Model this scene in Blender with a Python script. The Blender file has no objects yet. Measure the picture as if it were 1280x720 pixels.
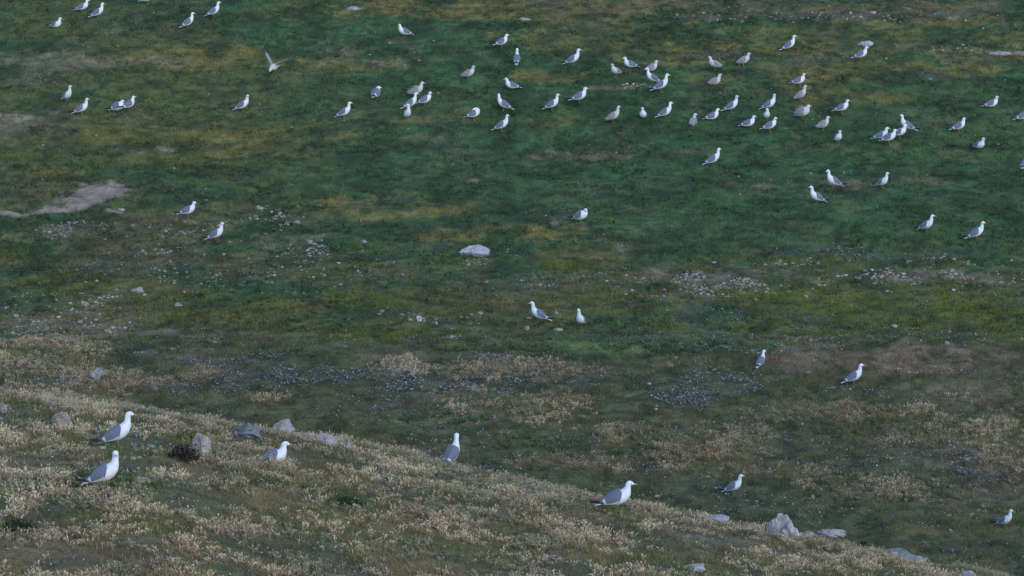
import bpy, bmesh, math, random
import numpy as np
from mathutils import Vector

random.seed(7)
RNG = np.random.default_rng(11)
scene = bpy.context.scene
COL = scene.collection

# ------------------------------------------------------------------ camera, sky, sun, exposure
F = 4000.0                                   # focal length in pixels of a 1280 px wide picture
PITCH = math.radians(10.0)
cam_d = bpy.data.cameras.new("camera")
cam_d.sensor_width = 36.0
cam_d.lens = 36.0 * F / 1280.0
cam_d.clip_start = 0.5
cam_d.clip_end = 5000
cam = bpy.data.objects.new("camera", cam_d)
COL.objects.link(cam)
cam.location = (0, 0, 0)
cam.rotation_euler = (math.radians(90) - PITCH, 0, 0)
scene.camera = cam

SUN_EL, SUN_AZ = math.radians(32), math.radians(150)     # veiled, behind the camera and to its right
world = bpy.data.worlds.new("World")
scene.world = world
world.use_nodes = True
wn = world.node_tree
sky = wn.nodes.new("ShaderNodeTexSky")
sky.sky_type = 'NISHITA'
sky.sun_disc = False
sky.sun_elevation = SUN_EL
sky.sun_rotation = SUN_AZ
sky.air_density = 1.0
sky.dust_density = 0.3
sky.ozone_density = 3.0
wn.links.new(sky.outputs[0], wn.nodes["Background"].inputs[0])
wn.nodes["Background"].inputs[1].default_value = 0.15
sun_d = bpy.data.lights.new("sun", 'SUN')
sun_d.energy = 0.5
sun_d.angle = math.radians(35)
sun_d.color = (1.0, 0.95, 0.92)
sun = bpy.data.objects.new("sun", sun_d)
COL.objects.link(sun)
sun.location = (0, -10, 30)
_sd = Vector((math.sin(SUN_AZ) * math.cos(SUN_EL), math.cos(SUN_AZ) * math.cos(SUN_EL), math.sin(SUN_EL)))
sun.rotation_euler = _sd.to_track_quat('Z', 'Y').to_euler()
scene.view_settings.view_transform = 'Standard'
scene.view_settings.look = 'None'
scene.view_settings.gamma = 1.0
scene.view_settings.exposure = 1.08
scene.render.filter_size = 1.5
scene.cycles.max_bounces = 5

# ------------------------------------------------------------------ noise and terrain functions
_T = np.random.default_rng(3).random((512, 512))


def vnoise(x, y, k=0):
    x = np.asarray(x, float) + 37.7 * k + 1000.3
    y = np.asarray(y, float) + 91.3 * k + 1000.7
    xi = np.floor(x).astype(int)
    yi = np.floor(y).astype(int)
    fx, fy = x - xi, y - yi
    fx = fx * fx * (3 - 2 * fx)
    fy = fy * fy * (3 - 2 * fy)
    a, b, c, d = xi & 511, (xi + 1) & 511, yi & 511, (yi + 1) & 511
    return (_T[a, c] * (1 - fx) + _T[b, c] * fx) * (1 - fy) + (_T[a, d] * (1 - fx) + _T[b, d] * fx) * fy


def fbm(x, y, scale, octv=4, k=0):
    s, a, t = 0.0, 1.0, 0.0
    f = 1.0 / scale
    for i in range(octv):
        s = s + a * vnoise(x * f, y * f, k + i * 5)
        t += a
        a *= 0.55
        f *= 2.07
    return s / t


def sstep(a, b, x):
    t = np.clip((x - a) / (b - a), 0, 1)
    return t * t * (3 - 2 * t)


def tan_dep(v):
    return math.tan(PITCH + math.atan((v - 360.0) / F))


# near knoll: crest points (x, y, tangent of the sight line there)
_KN = []
for (u, v, D) in [(-500, 470, 50), (0, 492, 48), (270, 533, 47), (430, 556, 48), (640, 601, 48), (900, 652, 47.5), (1190, 712, 47), (1500, 775, 46)]:
    _KN.append(((u - 640) / F * D, D, tan_dep(v)))
_kx = np.array([k[0] for k in _KN])
_ky = np.array([k[1] for k in _KN])
_kt = np.array([k[2] for k in _KN])
_fx = np.linspace(-12, 12, 481)


def _smooth(vals):
    g = np.interp(_fx, _kx, vals)
    ker = np.ones(25) / 25
    return np.convolve(np.pad(g, 12, mode='edge'), ker, 'valid')


_gy, _gt = _smooth(_ky), _smooth(_kt)
_gz = -_gy * _gt

_PY = np.array([0, 46, 57, 60, 64, 68, 70.3, 71.3, 72.6, 74.5, 80, 90, 96, 105, 112, 125, 160, 240, 600, 2500.])
_PZ = np.array([-17, -16.3, -15.5, -15.12, -14.62, -14.12, -13.86, -13.86, -14.02, -13.92, -13.49, -12.17, -10.8, -8.93, -7.6, -5.4, -1.0, 6, 12, 12.])
_yy = np.concatenate([np.arange(0, 200, 0.1), np.linspace(200, 2500, 500)])
_zz = np.interp(_yy, _PY, _PZ)
_k2 = np.ones(9) / 9
_zz[4:1996] = np.convolve(_zz[:2000], _k2, 'valid')


def knoll(x, y):
    yc = np.interp(x, _fx, _gy)
    t = np.interp(x, _fx, _gt)
    zc = np.interp(x, _fx, _gz)
    d = y - yc
    k = 0.0155
    d0 = -t / (2 * k)
    dn = np.maximum(d, d0)
    z = zc - t * dn - k * dn * dn
    z = np.where(d > 4, zc - 4 * t - 16 * k - (t + 8 * k) * (d - 4), z)
    edge = np.maximum(np.abs(x) - 11.5, 0)
    return z - 0.15 * edge


def height(x, y, detail=True):
    x = np.asarray(x, float)
    y = np.asarray(y, float)
    m = np.interp(y, _yy, _zz)
    # low brown mound on the right and a gentle swell
    m = m + 0.32 * np.exp(-(((x - 9.5) / 5.0) ** 2 + ((y - 70.2) / 2.0) ** 2))
    m = m + 0.35 * (fbm(x, y, 14.0, 2, 3) - 0.5) * sstep(50, 62, y) * sstep(900, 200, y)
    n = knoll(x, y) + 0.10 * (fbm(x, y, 3.0, 2, 9) - 0.5)
    h = np.logaddexp(n * 6, m * 6) / 6.0
    if detail:
        w = sstep(1000, 150, y)
        h = h + 0.34 * (fbm(x, x * 0 + 3.3, 4.0, 3, 301) - 0.5) * np.exp(-((y - 70.9) / 1.6) ** 2)
    h = h + w * (0.16 * (fbm(x, y, 1.1, 3, 21) - 0.5) + 0.10 * (fbm(x, y, 0.38, 2, 33) - 0.5))
    return h


def front_w(x, y):
    m = np.interp(y, _yy, _zz)
    return sstep(-0.25, 0.25, knoll(x, y) - m)


_S, _C = math.sin(PITCH), math.cos(PITCH)


def ground_at(u, v):
    """the point of the ground seen at a place of the 1280 x 720 photograph"""
    dx, up = (u - 640.0) / F, (360.0 - v) / F
    d = np.array([dx, _C + up * _S, -_S + up * _C])
    ts = np.arange(30, 260, 0.06)
    p = ts[:, None] * d
    under = p[:, 2] < height(p[:, 0], p[:, 1])
    i = int(np.argmax(under)) if under.any() else len(ts) - 1
    t = ts[i]
    return float(d[0] * t), float(d[1] * t), float(height(d[0] * t, d[1] * t)), float(t)


def cam_range(x, y, z):
    return y * _C - z * _S


# ------------------------------------------------------------------ ground cover zones (world space ellipses)
G_FAR = np.array((.042, .086, .040))
G_MID = np.array((.062, .088, .032))
OCH = np.array((.140, .120, .044))
MOSS = np.array((.090, .102, .024))
DRAB = np.array((.115, .100, .055))
GREY = np.array((.150, .130, .105))
SAND = np.array((.225, .180, .165))
LAV = np.array((.075, .085, .085))
DRY = np.array((.215, .175, .095))
BROWN = np.array((.135, .105, .082))
DARK = np.array((.030, .045, .028))
LGRN = np.array((.10, .150, .065))
ZONES = [
    # ochre
    (235, 74, 130, 13, OCH, .8), (430, 82, 90, 9, OCH, .7), (640, 12, 190, 16, OCH, .9), (760, 46, 140, 20, OCH, .6), (880, 66, 110, 13, OCH, .8),
    (1060, 85, 110, 10, OCH, .7), (1010, 105, 60, 11, OCH, .8), (1085, 122, 70, 9, OCH, .7), (1020, 50, 200, 18, OCH, .45), (690, 97, 60, 8, OCH, .8),
    (230, 172, 200, 17, OCH, .62), (330, 188, 120, 9, OCH, .6), (500, 262, 125, 15, OCH, .65), (430, 254, 60, 7, OCH, .8), (620, 290, 130, 11, OCH, .8),
    (55, 218, 60, 12, OCH, .5), (30, 290, 60, 22, OCH, .4), (720, 320, 60, 9, OCH, .6), (1180, 88, 60, 6, OCH, .6), (215, 200, 90, 8, OCH, .5),
    (470, 150, 90, 7, OCH, .3), (600, 148, 60, 6, OCH, .35), (700, 150, 60, 6, OCH, .35), (1180, 25, 120, 10, OCH, .6), (1240, 50, 60, 10, OCH, .5),
    (400, 390, 60, 7, OCH, .35), (700, 385, 60, 6, OCH, .4), (900, 97, 40, 6, OCH, .5),
    # drab and grey
    (900, 12, 330, 14, DRAB, .75), (760, 28, 60, 8, DRAB, .5), (1150, 12, 150, 10, DRAB, .6), (100, 78, 110, 12, GREY, .55), (15, 66, 50, 5, GREY, .7), (480, 76, 70, 8, GREY, .4),
    (30, 160, 70, 14, GREY, .55), (60, 250, 90, 20, DRAB, .5), (160, 290, 150, 22, DRAB, .6), (110, 285, 100, 9, GREY, .6), (120, 325, 160, 22, DRAB, .5),
    (350, 300, 70, 14, GREY, .6), (330, 322, 90, 8, DRAB, .6), (880, 350, 90, 14, GREY, .75), (850, 372, 80, 12, DRAB, .6), (960, 340, 120, 10, DRAB, .5), (1130, 345, 90, 11, GREY, .9),
    (60, 405, 60, 12, GREY, .7), (135, 410, 40, 7, GREY, .6), (195, 416, 30, 4, SAND, .5), (1240, 68, 70, 9, DRAB, .7), (1200, 55, 60, 4, GREY, .5), (420, 345, 120, 16, DRAB, .35),
    (650, 355, 140, 14, DRAB, .35), (1240, 352, 60, 8, DRAB, .5), (720, 385, 90, 10, DRAB, .5), (560, 380, 90, 12, DRAB, .35), (1040, 395, 60, 8, DRAB, .4),
    (1000, 20, 200, 5, LAV, .6), (300, 262, 60, 8, DRAB, .5), (760, 110, 30, 4, GREY, .8), (800, 108, 30, 4, GREY, .5),
    # bare soil
    (122, 243, 30, 15, SAND, 1.), (100, 253, 42, 11, SAND, 1.), (66, 261, 44, 7, SAND, 1.), (22, 269, 44, 4, SAND, 1.), (140, 263, 16, 5, SAND, .9), (205, 186, 22, 5, SAND, .8), (170, 192, 22, 3, GREY, .8), (22, 147, 20, 5, SAND, .7), (50, 141, 24, 3, GREY, .7),
    (693, 281, 7, 4, SAND, .7), (697, 300, 9, 3, SAND, .5), (700, 274, 14, 2, DARK, .9), (776, 311, 6, 4, SAND, .5), (790, 306, 16, 3, BROWN, .6), (591, 227, 10, 3, SAND, .6), (505, 267, 16, 4, SAND, .55), (490, 250, 12, 4, GREY, .6), (1265, 68, 16, 3, SAND, .9),
    (740, 195, 70, 6, BROWN, .6), (1060, 232, 28, 6, BROWN, .9), (830, 198, 20, 4, BROWN, .6), (870, 190, 40, 5, BROWN, .35), (955, 233, 14, 4, SAND, .5), (655, 262, 25, 4, DARK, .9), (745, 20, 30, 3, DARK, .8),
    (770, 50, 16, 3, DARK, .9), (800, 53, 14, 2, DARK, .9), (735, 23, 14, 2, DARK, .9), (430, 65, 20, 4, BROWN, .6), (1165, 227, 30, 4, BROWN, .5), (1000, 187, 60, 5, BROWN, .35),
    # moss and yellow green
    (450, 378, 80, 11, MOSS, .9), (480, 418, 80, 12, MOSS, .95), (390, 410, 60, 12, MOSS, .6), (1120, 388, 180, 26, MOSS, .95), (1040, 412, 120, 12, MOSS, .7), (1260, 412, 70, 16, MOSS, .9), (700, 332, 60, 9, MOSS, .8),
    (985, 372, 70, 12, MOSS, .6), (60, 366, 70, 10, MOSS, .8), (60, 436, 70, 7, MOSS, .7), (215, 388, 150, 16, MOSS, .5), (340, 372, 60, 8, MOSS, .6), (20, 320, 40, 10, MOSS, .6), (120, 350, 160, 12, MOSS, .4), (570, 430, 60, 6, MOSS, .5), (1000, 325, 60, 8, MOSS, .5),
    (900, 410, 80, 8, MOSS, .4), (20, 195, 30, 6, MOSS, .5),
    (740, 434, 120, 9, LGRN, .9), (560, 524, 70, 9, LGRN, .6), (900, 432, 80, 7, LGRN, .6), (70, 440, 60, 6, LGRN, .4),
    # mid slope
    (1130, 452, 200, 22, BROWN, 1.), (1190, 496, 120, 20, BROWN, .7), (1010, 458, 90, 12, BROWN, .7), (490, 447, 60, 8, BROWN, .7), (240, 445, 60, 8, BROWN, .6), (300, 460, 80, 12, BROWN, .4), (1240, 590, 60, 30, BROWN, .6), (100, 520, 90, 8, BROWN, .5),
    (700, 470, 60, 8, BROWN, .5), (690, 490, 60, 8, DARK, .5),
]
DRYZ = [(615, 463, 130, 11, .95), (500, 456, 32, 10, .9), (690, 500, 50, 10, .7), (650, 520, 90, 18, .6), (800, 545, 120, 20, .8), (880, 560, 80, 28, .8), (720, 580, 70, 14, .7), (1110, 515, 110, 14, .95), (1190, 535, 90, 18, .9),
        (1265, 560, 50, 40, .6), (1080, 612, 110, 16, .75), (940, 590, 70, 14, .6), (160, 478, 95, 11, 1.), (245, 470, 30, 12, 1.), (60, 490, 90, 14, .8), (25, 465, 50, 7, .8), (90, 505, 120, 10, .7), (330, 500, 25, 8, .7), (1130, 662, 60, 7, .6),
        (760, 462, 50, 6, .5), (850, 455, 50, 5, .5), (960, 520, 60, 10, .4), (1060, 510, 50, 8, .6), (640, 545, 60, 8, .4), (580, 495, 40, 10, .4)]
KNZ = [(90, 695, 130, 22, BROWN, .85), (30, 660, 60, 14, BROWN, .7), (490, 655, 60, 8, BROWN, .6), (250, 590, 60, 10, BROWN, .7), (135, 602, 60, 9, G_MID, .7), (40, 575, 60, 12, BROWN, .5), (435, 630, 50, 9, G_MID, .8), (340, 607, 30, 9, G_MID, .7), (590, 695, 50, 10, G_MID, .6),
       (740, 650, 50, 10, BROWN, .9), (780, 665, 60, 9, DARK, .7), (870, 690, 60, 9, BROWN, .6), (700, 700, 60, 9, BROWN, .4), (300, 700, 60, 9, BROWN, .4), (200, 660, 50, 7, G_MID, .5), (960, 690, 50, 7, G_MID, .5)]
LAVZ = [(530, 480, 70, 20, 1.), (385, 472, 80, 16, .9), (310, 452, 90, 10, .9), (590, 447, 60, 6, .8), (880, 480, 90, 22, .8), (850, 505, 50, 16, .9), (620, 478, 60, 14, .7), (250, 485, 70, 18, .7), (330, 470, 60, 20, .8), (1068, 489, 50, 6, .8), (960, 440, 90, 7, .7),
        (905, 70, 60, 5, .9), (1010, 76, 60, 4, .9), (975, 84, 40, 5, .7), (1160, 98, 25, 5, .9), (1010, 315, 100, 7, .8), (600, 335, 50, 6, .6), (490, 345, 60, 9, .6), (160, 335, 120, 14, .6), (95, 288, 40, 7, .7), (1150, 322, 80, 6, .8), (470, 500, 120, 18, .4),
        (900, 350, 60, 10, .9), (1270, 380, 50, 10, .5), (700, 470, 80, 12, .5), (990, 560, 120, 30, .4), (620, 350, 120, 10, .5), (900, 8, 300, 8, .5), (1100, 130, 60, 3, .3), (1200, 520, 60, 8, .5), (740, 355, 120, 12, .5), (940, 395, 120, 12, .5), (80, 480, 60, 6, .8),
        (260, 340, 100, 14, .5), (1000, 630, 80, 20, .4), (1180, 570, 80, 14, .6)]


def prep(z, has_col):
    u, v, ru, rv = z[:4]
    x, y, _, t = ground_at(u, v)
    y1 = ground_at(u, v - rv)[1]
    y0 = ground_at(u, min(v + rv, 719))[1]
    ry = min(max((y1 - y0) / 2, 0.12), 9.0)
    return (x, (y0 + y1) / 2 if y1 - y0 < 12 else y, ru * t / F, ry) + tuple(z[4:])


ZW = [prep(z, True) for z in ZONES]
KW = [prep(z, True) for z in KNZ]
DW = [prep(z, False) for z in DRYZ]
LW = [prep(z, False) for z in LAVZ]


def zone_weight(z, x, y, n, hard=1.0):
    cx, cy, rx, ry = z[:4]
    w = np.zeros_like(x)
    m = (np.abs(x - cx) < rx * 1.7) & (np.abs(y - cy) < ry * 1.7)
    if m.any():
        r = np.sqrt(((x[m] - cx) / rx) ** 2 + ((y[m] - cy) / ry) ** 2)
        w[m] = sstep(-0.12, 0.22, 0.8 * (1 - r) + 2.6 * (n[m] - 0.5)) * sstep(1.7, 1.2, r)
    return w


def cover(x, y):
    """colour of the ground cover, dryness, wild flower weight, bareness"""
    nb = fbm(x, y, 4.5, 4, 50)
    nm = fbm(x, y, 0.9, 4, 60)
    nf = fbm(x, y, 0.28, 3, 70)
    nz = fbm(x, y, 1.6, 4, 80)
    nmo = fbm(x, y, 1.2, 4, 88)
    fr = front_w(x, y)
    far = sstep(71, 76, y)
    c = G_MID * (1 - far)[..., None] + G_FAR * far[..., None]
    c = c * (0.65 + 0.7 * nm)[..., None]
    k = (sstep(0.48, 0.66, nb) * (0.42 - .34 * sstep(76, 81, y) * sstep(-10, -2, x)))[..., None]
    c = c * (1 - k) + OCH * 0.85 * k
    k = (sstep(0.52, 0.66, nz) * (0.35 - .22 * sstep(78, 84, y) * sstep(-14, -6, x)) * (1 - fr))[..., None]
    c = c * (1 - k) + DRAB * k
    k = (sstep(0.44, 0.34, nm) * 0.45)[..., None]
    c = c * (1 - k) + DARK * k
    dull = (0.6 * (1 - far) * (1 - fr) * (0.6 + .8 * nm))[..., None]
    c = c * (1 - dull) + np.array((.088, .086, .054)) * dull
    oli = (sstep(73, 74.5, y) * sstep(84, 78, y) * sstep(.42, .56, nmo))[..., None] * .75
    c = c * (1 - oli) + np.array((.098, .100, .036)) * oli
    bare = np.zeros_like(x)
    nmix = 0.40 * nz + 0.30 * nm + 0.30 * nf
    nst = fbm(x, y, 0.42, 3, 210)
    for z in ZW:
        w = zone_weight(z, x, y, nmix if z[4] is not SAND else 0.5 + .9 * (nmix - .5)) * min(z[5], 1.0) * (1 - fr)
        if z[4] is not SAND: w = w * (0.45 + .55 * sstep(.42, .56, nmo if z[4] is MOSS else nm))
        if z[4] is SAND or z[4] is GREY:
            bare = np.maximum(bare, w * (1.0 if z[4] is SAND else .6))
        vary = (0.6 + .8 * nm)[..., None]
        c = c * (1 - w[..., None]) + z[4] * vary * w[..., None]
    # dark tussocks and thin worn spots all over the turf
    c = c * (0.86 + 0.28 * sstep(.38, .62, fbm(x, y, 0.34, 3, 250)))[..., None]
    k = (sstep(0.57, 0.66, nst) * 0.6 * (1 - bare))[..., None]
    c = c * (1 - k) + DARK * k
    k = (sstep(0.66, 0.76, fbm(x, y, 0.7, 4, 230)) * 0.35)[..., None]
    c = c * (1 - k) + np.array((.15, .135, .085)) * k
    dry = 0.10 * sstep(0.5, 0.7, nm) * (1 - far)
    for z in DW:
        dry = np.maximum(dry, zone_weight(z, x, y, nmix) * z[4])
    # the knoll: mostly dry, broken by green and brown gaps
    kd = sstep(0.34, 0.54, fbm(x, y, 1.5, 3, 90)) * 0.78 + 0.22
    gap = sstep(0.50, 0.60, fbm(x, y, 0.60, 3, 95))
    dry = dry * (1 - fr) + fr * np.maximum(kd, .35) * (1 - 0.75 * gap)
    for z in KW:
        w = zone_weight(z, x, y, nmix) * z[5] * fr
        c = c * (1 - w[..., None]) + z[4] * w[..., None]
        dry = dry * (1 - .85 * w)
    brn = (fr * sstep(0.5, 0.62, fbm(x, y, 2.2, 3, 99)) * 0.8)[..., None]
    c = c * (1 - brn) + BROWN * brn
    lav = 0.12 + 0.26 * sstep(0.52, 0.66, nz) + (0.06 + .26 * sstep(.52, .62, nmo)) * (1 - far) * (1 - fr)
    for z in LW:
        lav = np.maximum(lav, zone_weight(z, x, y, nmix) * z[4] * 1.15)
    lav = lav + fr * 0.75 * sstep(0.5, 0.62, fbm(x, y, 0.7, 3, 120))
    w = (0.55 * dry + .25 * fr)[..., None]
    c = c * (1 - w) + DRY * 0.8 * w
    w = (0.45 * np.clip(lav - .25, 0, 1) * (1 - bare))[..., None]
    c = c * (1 - w) + LAV * w
    c = c * np.array((1.13, 1.06, 0.84))
    return c, dry, lav, bare, fr


# ------------------------------------------------------------------ object helpers
def tag(o, label=None, cat=None, group=None, kind=None):
    if label: o["label"] = label
    if cat: o["category"] = cat
    if group: o["group"] = group
    if kind: o["kind"] = kind
    return o


def mesh_np(name, V, Fc, cols=None, smooth=False):
    """V (n,3); Fc a list of (m,k) index arrays; cols (n,3)"""
    me = bpy.data.meshes.new(name)
    V = np.asarray(V, np.float32)
    me.vertices.add(len(V))
    me.vertices.foreach_set("co", V.ravel())
    loops = np.concatenate([f.ravel() for f in Fc]).astype(np.int32)
    tot = np.concatenate([np.full(len(f), f.shape[1]) for f in Fc]).astype(np.int32)
    start = np.concatenate([[0], np.cumsum(tot)[:-1]]).astype(np.int32)
    me.loops.add(len(loops))
    me.loops.foreach_set("vertex_index", loops)
    me.polygons.add(len(tot))
    me.polygons.foreach_set("loop_start", start)
    me.polygons.foreach_set("loop_total", tot)
    me.polygons.foreach_set("use_smooth", np.full(len(tot), smooth, bool))
    if cols is not None:
        at = me.color_attributes.new("tint", 'FLOAT_COLOR', 'POINT')
        c4 = np.ones((len(V), 4), np.float32)
        c4[:, :3] = cols
        at.data.foreach_set("color", c4.ravel())
    me.update(calc_edges=True)
    me.validate()
    return me


def link(name, me, mat=None, parent=None):
    o = bpy.data.objects.new(name, me)
    COL.objects.link(o)
    if mat and me is not None and not me.materials:
        me.materials.append(mat)
    if parent: o.parent = parent
    return o


def mat_base(name, rough=0.9):
    m = bpy.data.materials.new(name)
    m.use_nodes = True
    nt = m.node_tree
    b = nt.nodes["Principled BSDF"]
    b.inputs["Roughness"].default_value = rough
    b.inputs["Specular IOR Level"].default_value = 0.15
    return m, nt, b


def noise_mul(nt, src, scale, lo, hi, coord='Object', detail=4, rough=0.6):
    tc = nt.nodes.new("ShaderNodeTexCoord")
    n = nt.nodes.new("ShaderNodeTexNoise")
    n.inputs["Scale"].default_value = scale
    n.inputs["Detail"].default_value = detail
    n.inputs["Roughness"].default_value = rough
    nt.links.new(tc.outputs[coord], n.inputs["Vector"])
    r = nt.nodes.new("ShaderNodeMapRange")
    r.inputs["From Min"].default_value = 0.3
    r.inputs["From Max"].default_value = 0.7
    r.inputs["To Min"].default_value = lo
    r.inputs["To Max"].default_value = hi
    nt.links.new(n.outputs["Fac"], r.inputs["Value"])
    mx = nt.nodes.new("ShaderNodeVectorMath")
    mx.operation = 'SCALE'
    nt.links.new(src, mx.inputs[0])
    nt.links.new(r.outputs[0], mx.inputs["Scale"])
    return mx.outputs[0], n


def attr(nt, name="tint"):
    a = nt.nodes.new("ShaderNodeAttribute")
    a.attribute_name = name
    return a.outputs["Color"]


M_ground, nt, b = mat_base("ground_cover", 0.95)
c1, _ = noise_mul(nt, attr(nt), 3.2, 0.62, 1.42, detail=8, rough=.72)
c2, n2 = noise_mul(nt, c1, 22.0, 0.5, 1.6, detail=6, rough=.7)
nt.links.new(c2, b.inputs["Base Color"])
bp = nt.nodes.new("ShaderNodeBump")
bp.inputs["Strength"].default_value = 0.9
bp.inputs["Distance"].default_value = 0.04
nt.links.new(n2.outputs["Fac"], bp.inputs["Height"])
nt.links.new(bp.outputs[0], b.inputs["Normal"])

M_blade, nt, b = mat_base("plant_blades", 0.8)
nt.links.new(attr(nt), b.inputs["Base Color"])
tr = nt.nodes.new("ShaderNodeBsdfTranslucent")
nt.links.new(attr(nt), tr.inputs["Color"])
mx = nt.nodes.new("ShaderNodeMixShader")
mx.inputs[0].default_value = 0.3
nt.links.new(b.outputs[0], mx.inputs[1])
nt.links.new(tr.outputs[0], mx.inputs[2])
nt.links.new(mx.outputs[0], nt.nodes["Material Output"].inputs[0])

M_plum, nt, b = mat_base("plumage", 0.75)
c1, _ = noise_mul(nt, attr(nt), 35.0, 0.88, 1.08)
nt.links.new(c1, b.inputs["Base Color"])
b.inputs["Sheen Weight"].default_value = 0.1

M_horn, nt, b = mat_base("yellow_bill", 0.4)
c1, _ = noise_mul(nt, attr(nt), 60.0, 0.9, 1.1)
nt.links.new(c1, b.inputs["Base Color"])

M_rock, nt, b = mat_base("weathered_rock", 0.95)
oi = nt.nodes.new("ShaderNodeObjectInfo")
c1, _ = noise_mul(nt, oi.outputs["Color"], 6.0, 0.45, 1.30, 'Object', 8, 0.7)
c2, n2 = noise_mul(nt, c1, 17.0, 0.78, 1.18, 'Object', 5, 0.7)
nt.links.new(c2, b.inputs["Base Color"])
bp = nt.nodes.new("ShaderNodeBump")
bp.inputs["Strength"].default_value = 0.7
bp.inputs["Distance"].default_value = 0.03
nt.links.new(n2.outputs["Fac"], bp.inputs["Height"])
nt.links.new(bp.outputs[0], b.inputs["Normal"])

# ------------------------------------------------------------------ the hillside (one sheet to the horizon)
xs = np.arange(-19, 19.001, 0.065)
xo = 19 + np.cumsum(np.geomspace(0.1, 160, 36))
xs = np.concatenate([-xo[::-1], xs, xo])
yo = 34 - np.cumsum(np.geomspace(0.1, 14, 18))
ys = np.concatenate([yo[::-1], np.arange(34, 74, 0.075), np.arange(74, 113, 0.10), 113 + np.cumsum(np.geomspace(0.15, 240, 44))])
X, Y = np.meshgrid(xs, ys)
Z = height(X, Y)
cc, _, _, _, _ = cover(X.ravel(), Y.ravel())
nx, ny = len(xs), len(ys)
idx = np.arange(nx * ny).reshape(ny, nx)
quads = np.stack([idx[:-1, :-1], idx[:-1, 1:], idx[1:, 1:], idx[1:, :-1]], -1).reshape(-1, 4)
me = mesh_np("hillside", np.stack([X.ravel(), Y.ravel(), Z.ravel()], 1), [quads], cc, True)
tag(link("hillside", me, M_ground), kind="structure")


# ------------------------------------------------------------------ ground cover plants
def scatter(n, y0, y1):
    t = RNG.random(n)
    y = np.sqrt(y0 * y0 + t * (y1 * y1 - y0 * y0))
    x = (RNG.random(n) * 2 - 1) * (y * 0.172 + 0.6)
    return x, y


def blades(x, y, h, w, col, lean=0.45, head=None, base_dark=1.0):
    """single leaves (triangles); with head a stem that carries a pale seed head"""
    n = len(x)
    z = height(x, y) - 0.006
    a = RNG.random(n) * 2 * np.pi
    sx, sy = np.cos(a) * w / 2, np.sin(a) * w / 2
    la = RNG.random(n) * 2 * np.pi
    ln = h * lean * RNG.random(n)
    P = np.stack([x, y, z], 1)
    S = np.stack([sx, sy, np.zeros(n)], 1)
    T = P + np.stack([np.cos(la) * ln, np.sin(la) * ln, h], 1)
    V = np.stack([P - S, P + S, T], 1).reshape(-1, 3)
    C = np.repeat(col, 3, 0)
    Fc = np.arange(n * 3).reshape(-1, 3)
    if head is None:
        return V, C, Fc, None
    hl, hw, hc = head
    D = (T - P)
    D = D / np.linalg.norm(D, axis=1)[:, None]
    S2 = np.stack([np.cos(a), np.sin(a), np.zeros(n)], 1) * (hw / 2)[:, None]
    B = T - D * hl[:, None] * 0.5
    E = T + D * hl[:, None] * 0.5
    V2 = np.stack([B, T - S2, E, T + S2], 1).reshape(-1, 3)
    C2 = np.repeat(hc, 4, 0)
    F2 = np.arange(n * 4).reshape(-1, 4) + n * 3
    return np.concatenate([V, V2]), np.concatenate([C, C2]), Fc, F2


def jit(c, lo, hi, hue=0.12):
    n = len(c)
    return np.clip(c * (lo + (hi - lo) * RNG.random((n, 1))) * (1 + hue * (RNG.random((n, 3)) - 0.5)), 0.004, 0.75)


class Cover:
    def __init__(s): s.V, s.C, s.T, s.Q, s.n = [], [], [], [], 0

    def add(s, V, C, T, Q):
        s.V.append(V); s.C.append(C); s.T.append(T + s.n)
        if Q is not None: s.Q.append(Q + s.n)
        s.n += len(V)

    def build(s, name, label, cat):
        Fc = [np.concatenate(s.T)]
        if s.Q: Fc.append(np.concatenate(s.Q))
        me = mesh_np(name, np.concatenate(s.V), Fc, np.concatenate(s.C))
        return tag(link(name, me, M_blade), label, cat, kind="stuff")


green, dryg, flow = Cover(), Cover(), Cover()
for (n, y0, y1, hs, ws) in [(260000, 34, 53, .055, .011), (330000, 53, 73, .055, .015), (420000, 73, 111, .05, .022)]:
    x, y = scatter(n, y0, y1)
    c, dry, lav, bare, fr = cover(x, y)
    clump = fbm(x, y, 0.22, 2, 150)
    keep = RNG.random(n) < (1 - 0.97 * bare) * np.clip((clump - 0.34) * 4.2, 0.06, 1)
    x, y, c, clump, dry = x[keep], y[keep], c[keep], clump[keep], dry[keep]
    m = len(x)
    h = hs * (0.4 + 1.1 * RNG.random(m)) * (0.15 + 3.2 * np.clip(clump - .25, 0, 1))
    green.add(*blades(x, y, h, np.full(m, ws) * (0.6 + .8 * RNG.random(m)), jit(c * (0.62 + 1.05 * clump)[:, None], 0.55, 1.6), 0.9))

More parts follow.
